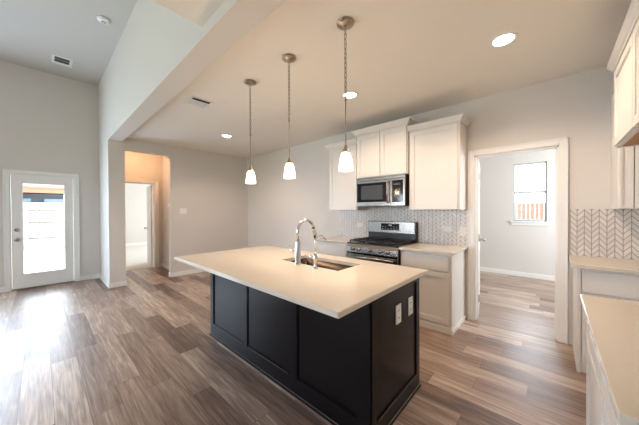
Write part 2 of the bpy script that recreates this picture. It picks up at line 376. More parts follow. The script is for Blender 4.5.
# exterior door
d1 = sroot('door_1', 'white back door with a full glass pane and two round knobs', 'door', (XD-.03, (EDY0+EDY1)/2, 0))
gy0, gy1, gz0, gz1 = -.215, .312, .27, 1.885
x0, x1 = XD-.05, XD-.006
b = MB(); b.box(x0, x1, EDY0, gy0, .02, 2.03, .002); b.box(x0, x1, gy1, EDY1, .02, 2.03, .002); b.box(x0, x1, gy0, gy1, .02, gz0, .002); b.box(x0, x1, gy0, gy1, gz1, 2.03, .002)
b.build('door_leaf', trim_white, d1)
b = MB(); w = .022
for (a, c, e, f) in ((gy0-w, gy0+.004, gz0-w, gz1+w), (gy1-.004, gy1+w, gz0-w, gz1+w), (gy0, gy1, gz0-w, gz0+.004), (gy0, gy1, gz1-.004, gz1+w)): b.box(x1-.002, x1+.010, a, c, e, f, .002)
b.build('glazing_bead', trim_white, d1)
b = MB(); b.box(XD-.034, XD-.026, gy0, gy1, gz0, gz1); b.build('glass_pane', glass, d1)
b = MB(); b.lathe((x1, -.285, .885), [(0, .0), (.032, 0), (.032, .008), (.012, .012), (.012, .035), (.028, .042), (.030, .058), (.020, .07), (0, .073)], 'x'); b.build('door_knob', nickel, d1, 'round dark nickel knob')
b = MB(); b.lathe((x1, -.285, 1.055), [(0, .0), (.031, 0), (.031, .012), (.022, .018), (.02, .026), (0, .028)], 'x'); b.build('deadbolt', nickel, d1, 'round dark nickel deadbolt')
b = MB(); b.box(XD-.14, XD+.01, EDY0-.01, EDY1+.01, .0, .018, .002); b.build('threshold', nickel, d1)
for z in (.25, 1.02, 1.80):
    b = MB(); b.cyl((XD+.000, EDY1+.006, z-.045), (XD+.000, EDY1+.006, z+.045), .006, 10); b.build('hinge', plate, d1)

# windows
def window_y(name, x0, x1, z0, z1, y, label, out=1):
    r = sroot(name, label, 'window', ((x0+x1)/2, y, z0))
    a, c = (y+.03, y+.09) if out > 0 else (y-.09, y-.03)
    b = MB(); f = .028
    b.box(x0, x0+f, a, c, z0, z1, .002); b.box(x1-f, x1, a, c, z0, z1, .002); b.box(x0+f, x1-f, a, c, z0, z0+f, .002); b.box(x0+f, x1-f, a, c, z1-f, z1, .002)
    b.build('window_frame', vinyl_shaded, r)
    zm = (z0+z1)/2
    b = MB(); b.box(x0+f, x1-f, a+.01, c-.01, zm-.024, zm+.024, .002); b.build('meeting_rail', vinyl_shaded, r)
    m = (a+c)/2
    b = MB(); b.box(x0+f, x1-f, m-.003, m+.003, z0+f, zm-.017); b.build('glass_pane', glass, r)
    b = MB(); b.box(x0+f, x1-f, m-.003, m+.003, zm+.017, z1-f); b.build('glass_pane', glass, r)
    return r
r = window_y('window_1', wx0, wx1, wz0, wz1, UY, 'small white sash window beyond the doorway')
b = MB(); b.box(wx0-.045, wx1+.045, UY-.04, UY+.04, wz0-.025, wz0, .004); b.box(wx0-.03, wx1+.03, UY-.016, UY, wz0-.085, wz0-.025, .003); b.build('window_sill', trim_white, r)
window_y('window_2', -5.2, -3.2, .9, 2.1, YR, 'wide window behind the camera', -1)
window_y('window_3', -2.8, -1.6, .7, 2.3, YR, 'window behind the camera', -1)
r = sroot('window_4', 'window left of the glazed back door', 'window', (XD-.07, (wy0+wy1)/2, .5))
b = MB(); f = .04; b.box(XD-.1, XD-.04, wy0, wy0+f, .5, 2.3); b.box(XD-.1, XD-.04, wy1-f, wy1, .5, 2.3); b.box(XD-.1, XD-.04, wy0+f, wy1-f, .5, .5+f); b.box(XD-.1, XD-.04, wy0+f, wy1-f, 2.3-f, 2.3)
b.build('window_frame', trim_white, r)
b = MB(); b.box(XD-.073, XD-.067, wy0+f, wy1-f, .5+f, 2.3-f); b.build('glass_pane', glass, r)

# open utility door, hinged on the left jamb, seen edge-on
LW = .755; ang = math.radians(99.3)
d2 = sroot('door_2', 'white door standing open into the room beyond', 'door', (DX0+.024, D+.125, 0))
Mr = Matrix.Rotation(ang, 4, 'Z')
def loc_build(mb, name, m, parent, label=None): mb.xform(Mr); return mb.build(name, m, parent, label, local=True)
b = MB(); b.box(0, LW, -.0, .035, .012, 2.02, .002)
b2 = b
loc_build(b, 'door_leaf', trim_white, d2)
b = MB(); fx = (.11, LW-.11)
for z0, z1 in ((.22, .85), (1.0, 1.88)):
    for yy0, yy1 in ((-.004, 0.0), (.035, .039)):
        b.box(fx[0], fx[1], yy0, yy1, z0, z0+.02); b.box(fx[0], fx[1], yy0, yy1, z1-.02, z1); b.box(fx[0], fx[0]+.02, yy0, yy1, z0, z1); b.box(fx[1]-.02, fx[1], yy0, yy1, z0, z1)
loc_build(b, 'panel_moulding', trim_white, d2)
b = MB(); b.lathe((LW-.06, 0, .93), [(0, 0), (.03, 0), (.03, -.007), (.011, -.011), (.011, -.035), (.026, -.042), (.028, -.058), (.018, -.068), (0, -.07)], 'y'); loc_build(b, 'door_knob', nickel, d2, 'round dark nickel knob')
b = MB()
for z in (.25, 1.02, 1.80): b.cyl((-.006, -.004, z-.045), (-.006, -.004, z+.045), .006, 10)
loc_build(b, 'hinge', nickel, d2)

# door leaf of the carpeted room, swung open into that room
Rd = Matrix.Translation((hx-.15, hdy1-.02, 0)) @ Matrix.Rotation(math.radians(-7), 4, 'Z') @ Matrix.Translation((-hx+.15, -hdy1+.02, 0))
d3 = sroot('door_3', 'white door standing open inside the far hall doorway', 'door', (hx-.15, hdy1-.035, 0))
b = MB(); b.box(hx-.15-.755, hx-.15, hdy1-.055, hdy1-.020, .018, 2.02, .002); b.xform(Rd).build('door_leaf', trim_white, d3)
b = MB(); b.lathe((hx-.15-.69, hdy1-.055, .93), [(0, 0), (.03, 0), (.03, -.007), (.011, -.011), (.011, -.035), (.026, -.042), (.028, -.058), (.018, -.068), (0, -.07)], 'y'); b.xform(Rd).build('door_knob', nickel, d3)

# ------------------------------------------------------------------ outdoors
b = MB(); b.box(-60, XD-.14, -40, YB2-.12, -.2, -.08)
b.box(-13.2, 20, UY+.12, 50, -.2, -.08); b.box(-60, 20, -40, YR-.12, -.2, -.08)
struct(b.build('ground_lawn', grass_m), 'pale sunlit lawn outside', 'lawn')
fr = thing('fence', 'pale wooden board fence with two rails seen through the glass back door', 'fence', (-14.5, -1, -.08))
b = MB(); y = -12
while y < 5: b.box(-14.53, -14.505, y, y+.138, -.08, 1.72); y += .146
b.build('fence_board', fence_m, fr)['kind'] = 'stuff'
for z in (.35, .95, 1.42):
    b = MB(); b.box(-14.505, -14.47, -12, 5, z, z+.03, .003); b.build('fence_rail', fence_rail_m, fr)
for yy in (-5.2, -2.8, -.4, 2.0):
    b = MB(); b.box(-14.47, -14.38, yy, yy+.09, -.08, 1.68, .003); b.build('fence_post', fence_m, fr)
fr = thing('fence', 'pale board fence seen through the small window beyond the doorway', 'fence', (-1, 14, -.08))
b = MB(); x = -9
while x < 6: b.box(x, x+.138, 14, 14.025, -.08, 1.66); x += .146
b.build('fence_board', mat('fence_boards_warm', srgb(96, 72, 58), .8, var=.08, scale=6), fr)['kind'] = 'stuff'
b = MB(); b.box(-9, 6, 14.025, 14.06, .4, .44); b.box(-9, 6, 14.025, 14.06, 1.3, 1.34); b.build('fence_rail', fence_rail_m, fr)
# neighbouring house beyond the fence
nh = thing('house', 'neighbouring grey house with timber patio beam beyond the fence', 'house', (-24, -2, -.08))
b = MB(); b.box(-30, -24, -10, 8, -.08, 2.5); b.build('wall', siding_m, nh)
b = MB(); b.prism([(-20.5, -11, 2.62), (-20.5, -11, 2.74), (-27, -11, 5.2), (-31, -11, 2.6)], (0, 20, 0)); b.build('roof', mat('pinkish_shingle', srgb(112, 82, 70), .9, var=.08), nh)
b = MB(); b.box(-20.8, -20.5, -11, 9, 2.4, 2.64); b.build('patio_beam', timber_m, nh)
for yy in (-4.0, -1.0, .9, 3.6):
    b = MB(); b.box(-20.75, -20.6, yy, yy+.15, -.08, 2.4); b.build('patio_post', trim_white, nh)
for yy in (-1.6, .15, 1.5):
    b = MB(); b.box(-24.0, -23.95, yy, yy+1.2, 1.2, 2.2); w_ = b.build('window', pane_m2, nh)

# ------------------------------------------------------------------ shaker fronts
def shaker(b, face, u0, u1, z0, z1, w, rail=.055, t=.019, rec=.009):
    """face '-y': plane y=w, front points to -y; '-x' likewise; '+x' front points to +x"""
    def bx(a, c, e, f, d0, d1, bev=.0015):
        if face == '-y': b.box(a, c, w-d1, w-d0, e, f, bev)
        elif face == '-x': b.box(w-d1, w-d0, a, c, e, f, bev)
        else: b.box(w+d0, w+d1, a, c, e, f, bev)
    bx(u0, u0+rail, z0, z1, 0, t); bx(u1-rail, u1, z0, z1, 0, t); bx(u0+rail, u1-rail, z0, z0+rail, 0, t); bx(u0+rail, u1-rail, z1-rail, z1, 0, t)
    bx(u0+rail-.002, u1-rail+.002, z0+rail-.002, z1-rail+.002, 0, t-rec, 0)
    # small inner bead
    for (a, c, e, f) in ((u0+rail, u0+rail+.008, z0+rail, z1-rail), (u1-rail-.008, u1-rail, z0+rail, z1-rail), (u0+rail, u1-rail, z0+rail, z0+rail+.008), (u0+rail, u1-rail, z1-rail-.008, z1-rail)):
        bx(a, c, e, f, 0, t-rec+.004, 0)
def slab_front(b, face, u0, u1, z0, z1, w, t=.019):
    if face == '-y': b.box(u0, u1, w-t, w, z0, z1, .003)
    elif face == '-x': b.box(w-t, w, u0, u1, z0, z1, .003)

def crown_profile(h=.075, p=.055):
    return [(0, 0), (.008, 0), (.012, .012), (.022, .022), (.040, h-.022), (p, h-.012), (p, h), (0, h)]
def crown(b, x0, x1, yf, yw, z, left=True, right=True, h=.075, p=.055):
    """mitred crown around a cabinet box facing -y"""
    pr = crown_profile(h, p); t = bmesh.new()
    def loop(pt):
        o, zz = pt; L = x0-(o if left else 0); Rr = x1+(o if right else 0)
        pts = [(L, yw, z+zz), (L, yf-o, z+zz), (Rr, yf-o, z+zz), (Rr, yw, z+zz)]
        return [t.verts.new(q) for q in pts]
    Ls = [loop(q) for q in pr]; n = len(Ls)
    for i in range(n):
        A, B_ = Ls[i], Ls[(i+1) % n]
        for k in range(3):
            try: t.faces.new((A[k], A[k+1], B_[k+1], B_[k]))
            except ValueError: pass
    bmesh.ops.recalc_face_normals(t, faces=t.faces[:]); b.merge(t)

# wall cabinets on the range wall
def upper(label, x0, x1, z0, z1, depth, doors, cl, cr, crz=.0):
    r = thing('wall_cabinet', label, 'cabinet', ((x0+x1)/2, D-.003, z0))
    yf = D-depth
    b = MB(); b.box(x0, x1, yf, D-.002, z0, z1, .001); b.build('body', cab_white, r)
    n = len(doors)
    for (a, c) in doors:
        b = MB(); shaker(b, '-y', a, c, z0+.006, z1-.03, yf); b.build('door', cab_white, r)
    b = MB(); crown(b, x0, x1, yf-.012, D-.002, z1-.018, cl, cr, .07, .05); b.build('crown_moulding', cab_white, r)
    return r
upper('tall white wall cabinet left of the microwave', -2.80, -2.222, 1.38, 2.43, .32, [(-2.785, -2.24)], True, False)
upper('short white two-door wall cabinet above the microwave', -2.218, -1.412, 1.862, 2.53, .35, [(-2.205, -1.82), (-1.81, -1.425)], True, True)
upper('tall white wall cabinet right of the microwave next to the doorway', -1.408, -.80, 1.38, 2.43, .32, [(-1.39, -.822)], False, True)
r = thing('wall_cabinet', 'narrow white wall cabinet over the chevron tiles in the right corner', 'cabinet', (.6, D-.003, 1.38))
b = MB(); b.box(.41, R-.002, D-.32, D-.002, 1.38, 2.43, .001); b.build('body', cab_white, r)
b = MB(); shaker(b, '-y', .418, .497, 1.386, 2.40, D-.32, rail=.02); b.build('door', cab_white, r)
b = MB(); shaker(b, '-y', .503, R-.01, 1.386, 2.40, D-.32); b.build('door', cab_white, r)
# cabinet over the fridge space, facing -x
r = thing('wall_cabinet', 'high white cabinet at the upper right corner with brown wooden underside', 'cabinet', (.57, 2.35, 1.84))
oy0, oy1, oz0, oz1, ox = 1.72, 2.975, 1.845, 2.445, .364
b = MB(); b.box(ox, R-.002, oy0, oy1, oz0+.02, oz1, .001); b.box(ox, ox+.02, oy0, oy1, oz0, oz0+.02); b.box(ox, R-.002, oy1-.018, oy1, oz0, oz0+.02); b.box(ox, R-.002, oy0, oy0+.018, oz0, oz0+.02); b.build('body', cab_white, r)
b = MB(); b.box(ox+.02, R-.01, oy0+.018, oy1-.018, oz0+.008, oz0+.0195); b.build('underside', cab_inside, r, 'brown plywood underside')
for a, c in ((2.345, 2.955), (1.73, 2.335)):
    b = MB(); shaker(b, '-x', a, c, oz0+.008, oz1-.03, ox); b.build('door', cab_white, r)
b = MB(); pr = crown_profile(.075, .036)
t = bmesh.new(); Ls = []
for o, zz in pr:
    z = oz1-.015+zz
    Ls.append([t.verts.new(q) for q in ((R-.002, oy1+o, z), (ox-.012-o, oy1+o, z), (ox-.012-o, oy0-o, z), (R-.002, oy0-o, z))])
for i in range(len(Ls)):
    A, B_ = Ls[i], Ls[(i+1) % len(Ls)]
    for k in range(3): t.faces.new((A[k], A[k+1], B_[k+1], B_[k]))
bmesh.ops.recalc_face_normals(t, faces=t.faces[:]); b.merge(t); b.build('crown_moulding', cab_white, r)

# base cabinets
CF = 3.04
r = thing('base_cabinet', 'white base cabinet between the range and the doorway', 'cabinet', (-1.12, 3.34, 0))
b = MB(); b.box(-1.403, -.812, CF, D-.002, 0, .885, .001); b.build('body', cab_white, r)
b = MB(); slab_front(b, '-y', -1.385, -.836, .69, .86, CF); b.build('drawer', cab_white, r)
b = MB(); shaker(b, '-y', -1.385, -.836, .10, .675, CF); b.build('door', cab_white, r)
b = MB(); b.box(-1.403, -.812, CF-.014, CF, 0, .075, .003); b.box(-.812, -.800, CF-.014, D-.03, 0, .05, .003); b.build('base_moulding', cab_white, r)
r = thing('base_cabinet', 'white base cabinet left of the range behind the sink tap', 'cabinet', (-2.5, 3.34, 0))
b = MB(); b.box(-2.79, -2.222, CF, D-.002, 0, .885, .001); b.build('body', cab_white, r)
b = MB(); slab_front(b, '-y', -2.775, -2.24, .69, .86, CF); b.build('drawer', cab_white, r)
b = MB(); shaker(b, '-y', -2.775, -2.24, .10, .675, CF); b.build('door', cab_white, r)
r = thing('base_cabinet', 'white base cabinet under the chevron tiles right of the doorway', 'cabinet', (.48, 3.35, 0))
b = MB(); b.box(.158, R-.002, 3.075, D-.002, 0, .885, .001); b.build('body', cab_white, r)
b = MB(); b.box(.1575, .180, 3.056, 3.075, 0.0, .885, .001); b.build('stile', cab_white, r)
b = MB(); slab_front(b, '-y', .188, R-.01, .69, .865, 3.075); b.build('drawer', cab_white, r)
b = MB(); shaker(b, '-y', .188, R-.01, .10, .675, 3.075); b.build('door', cab_white, r)
r = thing('base_cabinet', 'white base cabinet in the lower right corner, nearest the camera', 'cabinet', (.46, 1.43, 0))
b = MB(); b.box(.155, R-.002, .905, 1.955, 0, .880, .001); b.build('body', cab_white, r)
for a, c in ((.915, 1.425), (1.435, 1.945)):
    b = MB(); slab_front(b, '-x', a, c, .70, .865, .155); b.build('drawer', cab_white, r)
    b = MB(); shaker(b, '-x', a, c, .10, .69, .155); b.build('door', cab_white, r)

def ctop(x0, x1, y0, y1, label, t=.032):
    b = MB(); b.box(x0, x1, y0, y1, .915-t+.002, .915, .003)
    return tag(b.build('countertop', quartz), label, 'countertop')
ctop(-1.407, -.785, 3.0, D-.01, 'cream quartz countertop between the range and the doorway')
ctop(-2.82, -2.206, 3.0, D-.01, 'cream quartz countertop left of the range, behind the tap')
ctop(.126, R-.002, 3.03, D-.01, 'cream quartz countertop below the chevron tiles in the right corner')
ctop(.113, R-.002, .883, 1.985, 'cream quartz countertop in the lower right corner nearest the camera', .036)

# backsplashes
b = MB(); b.box(-2.81, -.785, D-.009, D-.0005, .915, 1.381); b.box(-2.22, -1.412, D-.009, D-.0005, 1.381, 1.45)
tag(b.build('backsplash', chevron), 'pale chevron tile backsplash behind the range', 'backsplash')
b = MB(); b.box(.136, R-.002, D-.009, D-.0005, .915, 1.381)
tag(b.build('backsplash', chevron), 'chevron tile backsplash with darker grout lines right of the doorway', 'backsplash')

# ------------------------------------------------------------------ island
ix0, ix1, iy0, iy1 = -2.818, -.712, .905, 2.02
bx0, bx1, by0, by1 = -2.798, -.765, 1.262, 1.995
isl = thing('kitchen_island', 'dark espresso panelled kitchen island under the cream countertop', 'kitchen island', ((bx0+bx1)/2, (by0+by1)/2, 0))
b = MB(); b.box(bx0+.02, bx1-.02, by0+.02, by1-.02, 0, .695, .0); b.box(bx0+.02, bx1-.02, by0+.02, 1.46, .695, .883); b.box(bx0+.02, -2.0, 1.46, by1-.02, .695, .883); b.box(-1.1, bx1-.02, 1.46, by1-.02, .695, .883); b.box(-2.0, -1.1, 1.92, by1-.02, .695, .883)
b.build('body', island_dark, isl)
# seating side: frame and three recessed panels
zt = .883
def fr_y(a, c, e, f, d=.0): 
    m = MB(); m.box(a, c, by0-d, by0+.02, e, f, .002); return m
b = MB()
for a, c in ((bx0, -2.73), (-2.125, -2.055), (-1.465, -1.385), (-.865, bx1)): b.box(a, c, by0, by0+.02, 0, zt, .0015)
b.box(bx0, bx1, by0+.0003, by0+.02, 0, .135, .001); b.box(bx0, bx1, by0+.0003, by0+.02, .80, zt, .001)
b.build('front_frame', island_dark, isl)
for a, c in ((-2.73, -2.125), (-2.055, -1.465), (-1.385, -.865)):
    b = MB(); b.box(a-.001, c+.001, by0+.011, by0+.0195, .134, .801)
    for (p, q, e, f) in ((a, a+.010, .135, .80), (c-.010, c, .135, .80), (a, c, .135, .145), (a, c, .79, .80)): b.box(p, q, by0+.006, by0+.0195, e, f)
    b.build('panel', island_dark, isl)
# ends
def end(xf, s, nm):
    X = lambda d0, d1: (min(xf-s*d0, xf-s*d1), max(xf-s*d0, xf-s*d1))
    b = MB()
    for a, c in ((by0+.001, by0+.075), (by1-.06, by1)): b.box(*X(0, .02), a, c, 0, zt, .0015)
    b.box(*X(.0003, .02), by0+.001, by1, 0, .115, .001); b.box(*X(.0003, .02), by0+.001, by1, .83, zt, .001)
    b.build('end_frame', island_dark, isl)
    b = MB(); b.box(*X(.010, .0195), by0+.074, by1-.059, .114, .831)
    for (p, q, e, f) in ((by0+.075, by0+.083, .115, .83), (by1-.068, by1-.06, .115, .83), (by0+.075, by1-.06, .115, .124)): b.box(*X(.005, .0195), p, q, e, f)
    b.build('panel', island_dark, isl)
end(bx1, 1, 'r'); end(bx0, -1, 'l')
b = MB(); b.box(bx1+.0002, bx1+.0022, by0+.085, by1-.066, .1135, .1165); b.build('ledge_highlight', island_highlight, isl, 'thin pale painted highlight on the ledge')  # pale strip paints in the highlight along the bottom rail
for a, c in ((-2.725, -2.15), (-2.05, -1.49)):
    b = MB(); b.box(a, c, by0-.0018, by0+.0002, .1335, .136); b.build('ledge_highlight', island_highlight, isl, 'thin pale painted highlight on the ledge')
# kitchen side doors
for k in range(4):
    a = bx0+.02+k*.49; b = MB()
    b.box(a, a+.48, by1-.02, by1, .10, .70, .002); b.build('door', island_dark, isl)
    b = MB(); b.box(a, a+.48, by1-.02, by1, .71, .875, .002); b.build('drawer', island_dark, isl)
b = MB(); sh = .013; o = sh
b.box(bx0-o, bx1+o, by0-o, by0, 0, .016, .002); b.box(bx1, bx1+o, by0, by1, 0, .016, .002); b.box(bx0-o, bx0, by0, by1, 0, .016, .002)
b.build('shoe_moulding', island_dark, isl)
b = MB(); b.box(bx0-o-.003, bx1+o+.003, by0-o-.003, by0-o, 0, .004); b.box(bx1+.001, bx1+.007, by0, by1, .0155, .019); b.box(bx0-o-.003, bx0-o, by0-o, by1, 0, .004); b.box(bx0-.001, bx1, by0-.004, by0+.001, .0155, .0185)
b.build('foot_highlight', island_highlight, isl, 'thin pale painted highlight along the foot')  # pale strips paint in the glint on the shoe moulding

b = MB(); b.ring((ix0, ix1, iy0, iy1), (-1.885, -1.205, 1.525, 1.845), .885, .915)
tag(b.build('countertop', quartz), 'large cream quartz countertop on the dark island with a sink cut-out', 'countertop')

# sink
sk = thing('sink', 'stainless steel undermount sink set in the island top', 'sink', (-1.545, 1.685, .70))
def basin(x0, x1, y0, y1, z0, z1):
    t = bmesh.new(); rr = .03
    def lp(x0, x1, y0, y1, z, r):
        vs = []
        for cx, cy, a0 in ((x1-r, y1-r, 0), (x0+r, y1-r, 90), (x0+r, y0+r, 180), (x1-r, y0+r, 270)):
            for k in range(5):
                a = math.radians(a0+k*22.5); vs.append(t.verts.new((cx+r*math.cos(a), cy+r*math.sin(a), z)))
        return vs
    L = [lp(x0-.03, x1+.03, y0-.03, y1+.03, z1, .05), lp(x0, x1, y0, y1, z1, rr), lp(x0+.005, x1-.005, y0+.005, y1-.005, z0+.03, rr), lp(x0+.02, x1-.02, y0+.02, y1-.02, z0+.004, rr), lp(x0+.04, x1-.04, y0+.04, y1-.04, z0, rr)]
    for A, B_ in zip(L, L[1:]):
        n = len(A)
        for k in range(n):
            f = t.faces.new((A[k], A[(k+1) % n], B_[(k+1) % n], B_[k])); f.smooth = True
    t.faces.new(L[-1]); bmesh.ops.recalc_face_normals(t, faces=t.faces[:])
    for f in t.faces: f.normal_flip()
    return t
b = MB(); b.merge(basin(-1.885, -1.205, 1.525, 1.845, .70, .8835)); o = b.build('basin', steel_dark, sk)
md = o.modifiers.new('solidify', 'SOLIDIFY'); md.thickness = .0015
b = MB(); b.lathe((-1.545, 1.70, .7005), [(0, .003), (.03, .003), (.034, .006), (.044, .006), (.046, 0)], 'z'); b.build('drain', steel, sk)

# main faucet
fa = thing('faucet', 'tall chrome gooseneck faucet beside the island sink', 'faucet', (-1.613, 1.488, .915))
fx, fy = -1.613, 1.488
b = MB(); b.lathe((fx, fy, .915), [(0, 0), (.030, 0), (.031, .006), (.027, .012), (.024, .016), (.0235, .19), (.021, .2), (.015, .205), (0, .206)], 'z'); b.build('faucet_body', chrome, fa)
pts = [(fx, fy, 1.115)]; pts += [(fx, fy, 1.19)]
R0 = .098; cz = 1.195
for k in range(0, 17):
    a = math.pi - k*math.pi*.93/16; pts.append((fx, fy+R0+R0*math.cos(a), cz+R0*math.sin(a)))
b = MB(); b.tube(pts, .0125, 14); b.build('spout', chrome, fa)
e = Vector(pts[-1]); d = (Vector(pts[-1])-Vector(pts[-2])).normalized()
b = MB(); b.tube([e, e+d*.02, e+d*.05, e+d*.10], [.0145, .0165, .0175, .019], 14); b.build('spray_head', chrome, fa)
b = MB(); b.tube([e-d*.004, e+d*.004], [.0155, .0155], 14); b.build('collar', black_gloss, fa, 'thin black collar')
b = MB(); b.tube([(fx-.02, fy, 1.02), (fx-.05, fy, 1.022)], [.014, .012], 12); b.tube([(fx-.048, fy, 1.022), (fx-.075, fy-.005, 1.03), (fx-.10, fy-.01, 1.065)], [.007, .006, .005], 10); b.build('lever', chrome, fa)
# second small tap
ta = thing('drinking_water_tap', 'slim chrome filtered-water tap with curved spout, right of the tall faucet', 'faucet', (-1.383, 1.455, .915))
tx, ty = -1.383, 1.462
b = MB(); b.lathe((tx, ty, .915), [(0, 0), (.022, 0), (.024, .005), (.016, .012), (.0125, .03), (.015, .06), (.0175, .075), (.0175, .10), (.011, .112), (.008, .13), (0, .13)], 'z'); b.build('tap_body', chrome, ta)
pts = [(tx, ty, 1.04), (tx, ty, 1.13)]
for k in range(1, 9):
    a = math.pi - k*math.radians(140)/8; pts.append((tx+.012*k/8, ty+.05+.05*math.cos(a), 1.13+.045*math.sin(a)))
pts.append((tx+.015, ty+.115, 1.135))
b = MB(); b.tube(pts, .0058, 10); b.build('spout', chrome, ta)
b = MB(); b.tube([(tx, ty, 1.005), (tx-.035, ty-.01, 1.01), (tx-.045, ty-.012, 1.012)], [.008, .008, .011], 10); b.build('lever', chrome, ta)

# island outlets
for yy, lb in ((1.638, 'left white outlet plate on the dark island end'), (1.838, 'right white outlet plate on the dark island end, nearer the range')):
    r = thing('outlet', lb, 'outlet', (bx1-.008, yy, .60))
    b = MB(); b.box(bx1-.0098, bx1-.003, yy-.038, yy+.038, .605, .735, .003); b.build('cover_plate', plate, r)
    for zz in (.645, .695):
        b = MB(); b.box(bx1-.0035, bx1-.0015, yy-.017, yy+.017, zz-.015, zz+.015, .0008); s_ = b.build('socket', plate, r)
        b = MB(); b.box(bx1-.002, bx1-.001, yy-.008, yy-.005, zz-.006, zz+.006); b.box(bx1-.002, bx1-.001, yy+.005, yy+.008, zz-.006, zz+.006); b.build('slots', slot, s_)

# backsplash outlets
for xx, zz, lb, hw, hh in ((-1.02, 1.125, 'white sideways outlet plate on the tiles right of the range', .057, .035), (-.835, 1.10, 'white switch plate on the tiles beside the doorway casing', .035, .057), (-2.40, 1.13, 'white sideways outlet plate on the tiles left of the range', .057, .035)):
    r = thing('outlet', lb, 'outlet', (xx, D-.009, zz-hh))
    b = MB(); b.box(xx-hw, xx+hw, D-.014, D-.0088, zz-hh, zz+hh, .002); b.build('cover_plate', plate_cream, r)
    b = MB(); b.box(xx-hw*.6, xx+hw*.6, D-.0165, D-.0135, zz-hh*.6, zz+hh*.6, .001); b.build('socket', plate_cream, r)
# wall switch plate on left wall
r = thing('light_switch', 'white double switch plate on the beige wall beside the hall opening', 'light switch', (XL, 2.06, 1.32))
b = MB(); b.box(XL, XL+.007, 1.99, 2.135, 1.32, 1.435, .002); b.build('cover_plate', plate, r)
for yy in (2.025, 2.075):
    b = MB(); b.box(XL+.006, XL+.011, yy, yy+.033, 1.345, 1.41, .001); b.build('rocker', plate, r)
r = thing('thermostat', 'small round white thermostat inside the hall opening edge', 'thermostat', (XL-.06, OY1, 1.50))
b = MB(); b.lathe((XL-.06, OY1, 1.505), [(0, -.024), (.030, -.024), (.038, -.018), (.038, 0), (0, 0)], 'y'); b.build('housing', plate, r)
b = MB(); b.lathe((XL-.06, OY1-.0235, 1.505), [(0, -.003), (.020, -.003), (.022, 0), (0, 0)], 'y'); b.build('dial', plate, r)

# ------------------------------------------------------------------ range
rg0, rg1 = -2.198, -1.412; rf = 2.985
rg = thing('gas_range', 'stainless steel gas range with black grates and five knobs', 'range', ((rg0+rg1)/2, 3.3, 0))
b = MB(); b.box(rg0, rg1, rf+.03, D-.012, .05, .895, .002); b.box(rg0+.03, rg1-.03, rf+.06, D-.05, 0, .05); b.build('body', grey_dark, rg)
b = MB(); b.box(rg0, rg1, rf+.02, D-.075, .895, .917, .003); b.build('cooktop', grey_dark, rg)
b = MB(); b.prism([(rg0, rf+.035, .79), (rg0, rf-.008, .79), (rg0, rf-.002, .86), (rg0, rf+.022, .905), (rg0, rf+.035, .905)], (rg1-rg0, 0, 0)); b.build('control_panel', steel, rg)
for x in (-2.085, -1.985, -1.812, -1.645, -1.550):
    b = MB(); b.lathe((x, rf-.004, .838), [(0, 0), (.028, 0), (.028, -.006), (.022, -.010), (.021, -.030), (.017, -.034), (0, -.035)], 'y', 20); k_ = b.build('knob', steel, rg)
    b = MB(); b.box(x-.004, x+.004, rf-.046, rf-.037, .820, .856, .001); b.build('knob_grip', black_gloss, k_)
b = MB(); b.box(rg0+.004, rg1-.004, rf, rf+.03, .20, .782, .004); od = b.build('oven_door', steel, rg)
b = MB(); b.box(rg0+.09, rg1-.09, rf-.002, rf+.001, .30, .66, .001); b.build('oven_window', black_gloss, od)
b = MB(); b.box(rg0+.005, rg1-.005, rf-.003, rf+.002, .765, .786); b.build('door_gap', black_gloss, rg)
b = MB(); b.tube([(rg0+.04, rf-.045, .735), (rg1-.04, rf-.045, .735)], .012, 12); b.cyl((rg0+.07, rf-.045, .735), (rg0+.07, rf+.001, .735), .008, 10); b.cyl((rg1-.07, rf-.045, .735), (rg1-.07, rf+.001, .735), .008, 10); b.build('oven_handle', steel, od)
b = MB(); b.box(rg0+.004, rg1-.004, rf, rf+.03, .055, .19, .004); b.build('storage_drawer', steel, rg)
# backguard
b = MB(); b.box(rg0+.012, rg1-.003, D-.075, D-.012, .895, 1.205, .004); bgd = b.build('backguard', grey_dark, rg)
b = MB(); b.box(rg0+.020, rg1-.018, D-.082, D-.074, 1.035, 1.20, .003); b.build('backguard_panel', steel, bgd)
b = MB(); b.box(-1.955, -1.66, D-.0845, D-.081, 1.075, 1.175, .001); b.build('display', black_gloss, bgd)
b = MB(); b.box(-1.83, -1.78, D-.0853, D-.0843, 1.138, 1.158); b.build('clock_digits', mark, bgd)
for k in range(6):
    for j in range(2):
        if not (k in (2, 3) and j == 1): MB().box(-1.935+k*.046, -1.917+k*.046, D-.0853, D-.0843, 1.092+j*.03, 1.098+j*.03).build('display_button', mark, bgd)
# grates: three cast iron grates, burners
gx = [rg0+.02, rg0+.262, rg0+.494, rg1-.02]; gy0_, gy1_ = rf+.05, D-.10
for i in range(3):
    a, c = gx[i]+.004, gx[i+1]-.004; b = MB(); z0, z1 = .938, .952
    for xx in (a, c-.012): b.box(xx, xx+.012, gy0_, gy1_, z0, z1, .002)
    for yy in (gy0_, (gy0_+gy1_)/2-.006, gy1_-.012): b.box(a, c, yy, yy+.012, z0, z1, .002)
    mx_ = (a+c)/2
    for xx in ((mx_,) if i != 1 else (mx_-.05, mx_, mx_+.05)): b.box(xx-.005, xx+.005, gy0_, gy1_, z0+.001, z1+.004, .002)
    for yy in (gy0_+.12, gy1_-.13): b.box(a, c, yy, yy+.010, z0+.001, z1+.004, .002)
    for xx in (a, c-.012):
        for yy in (gy0_, gy1_-.012): b.box(xx, xx+.012, yy, yy+.012, .9165, z0+.002)
    b.build('grate', black_iron, rg)
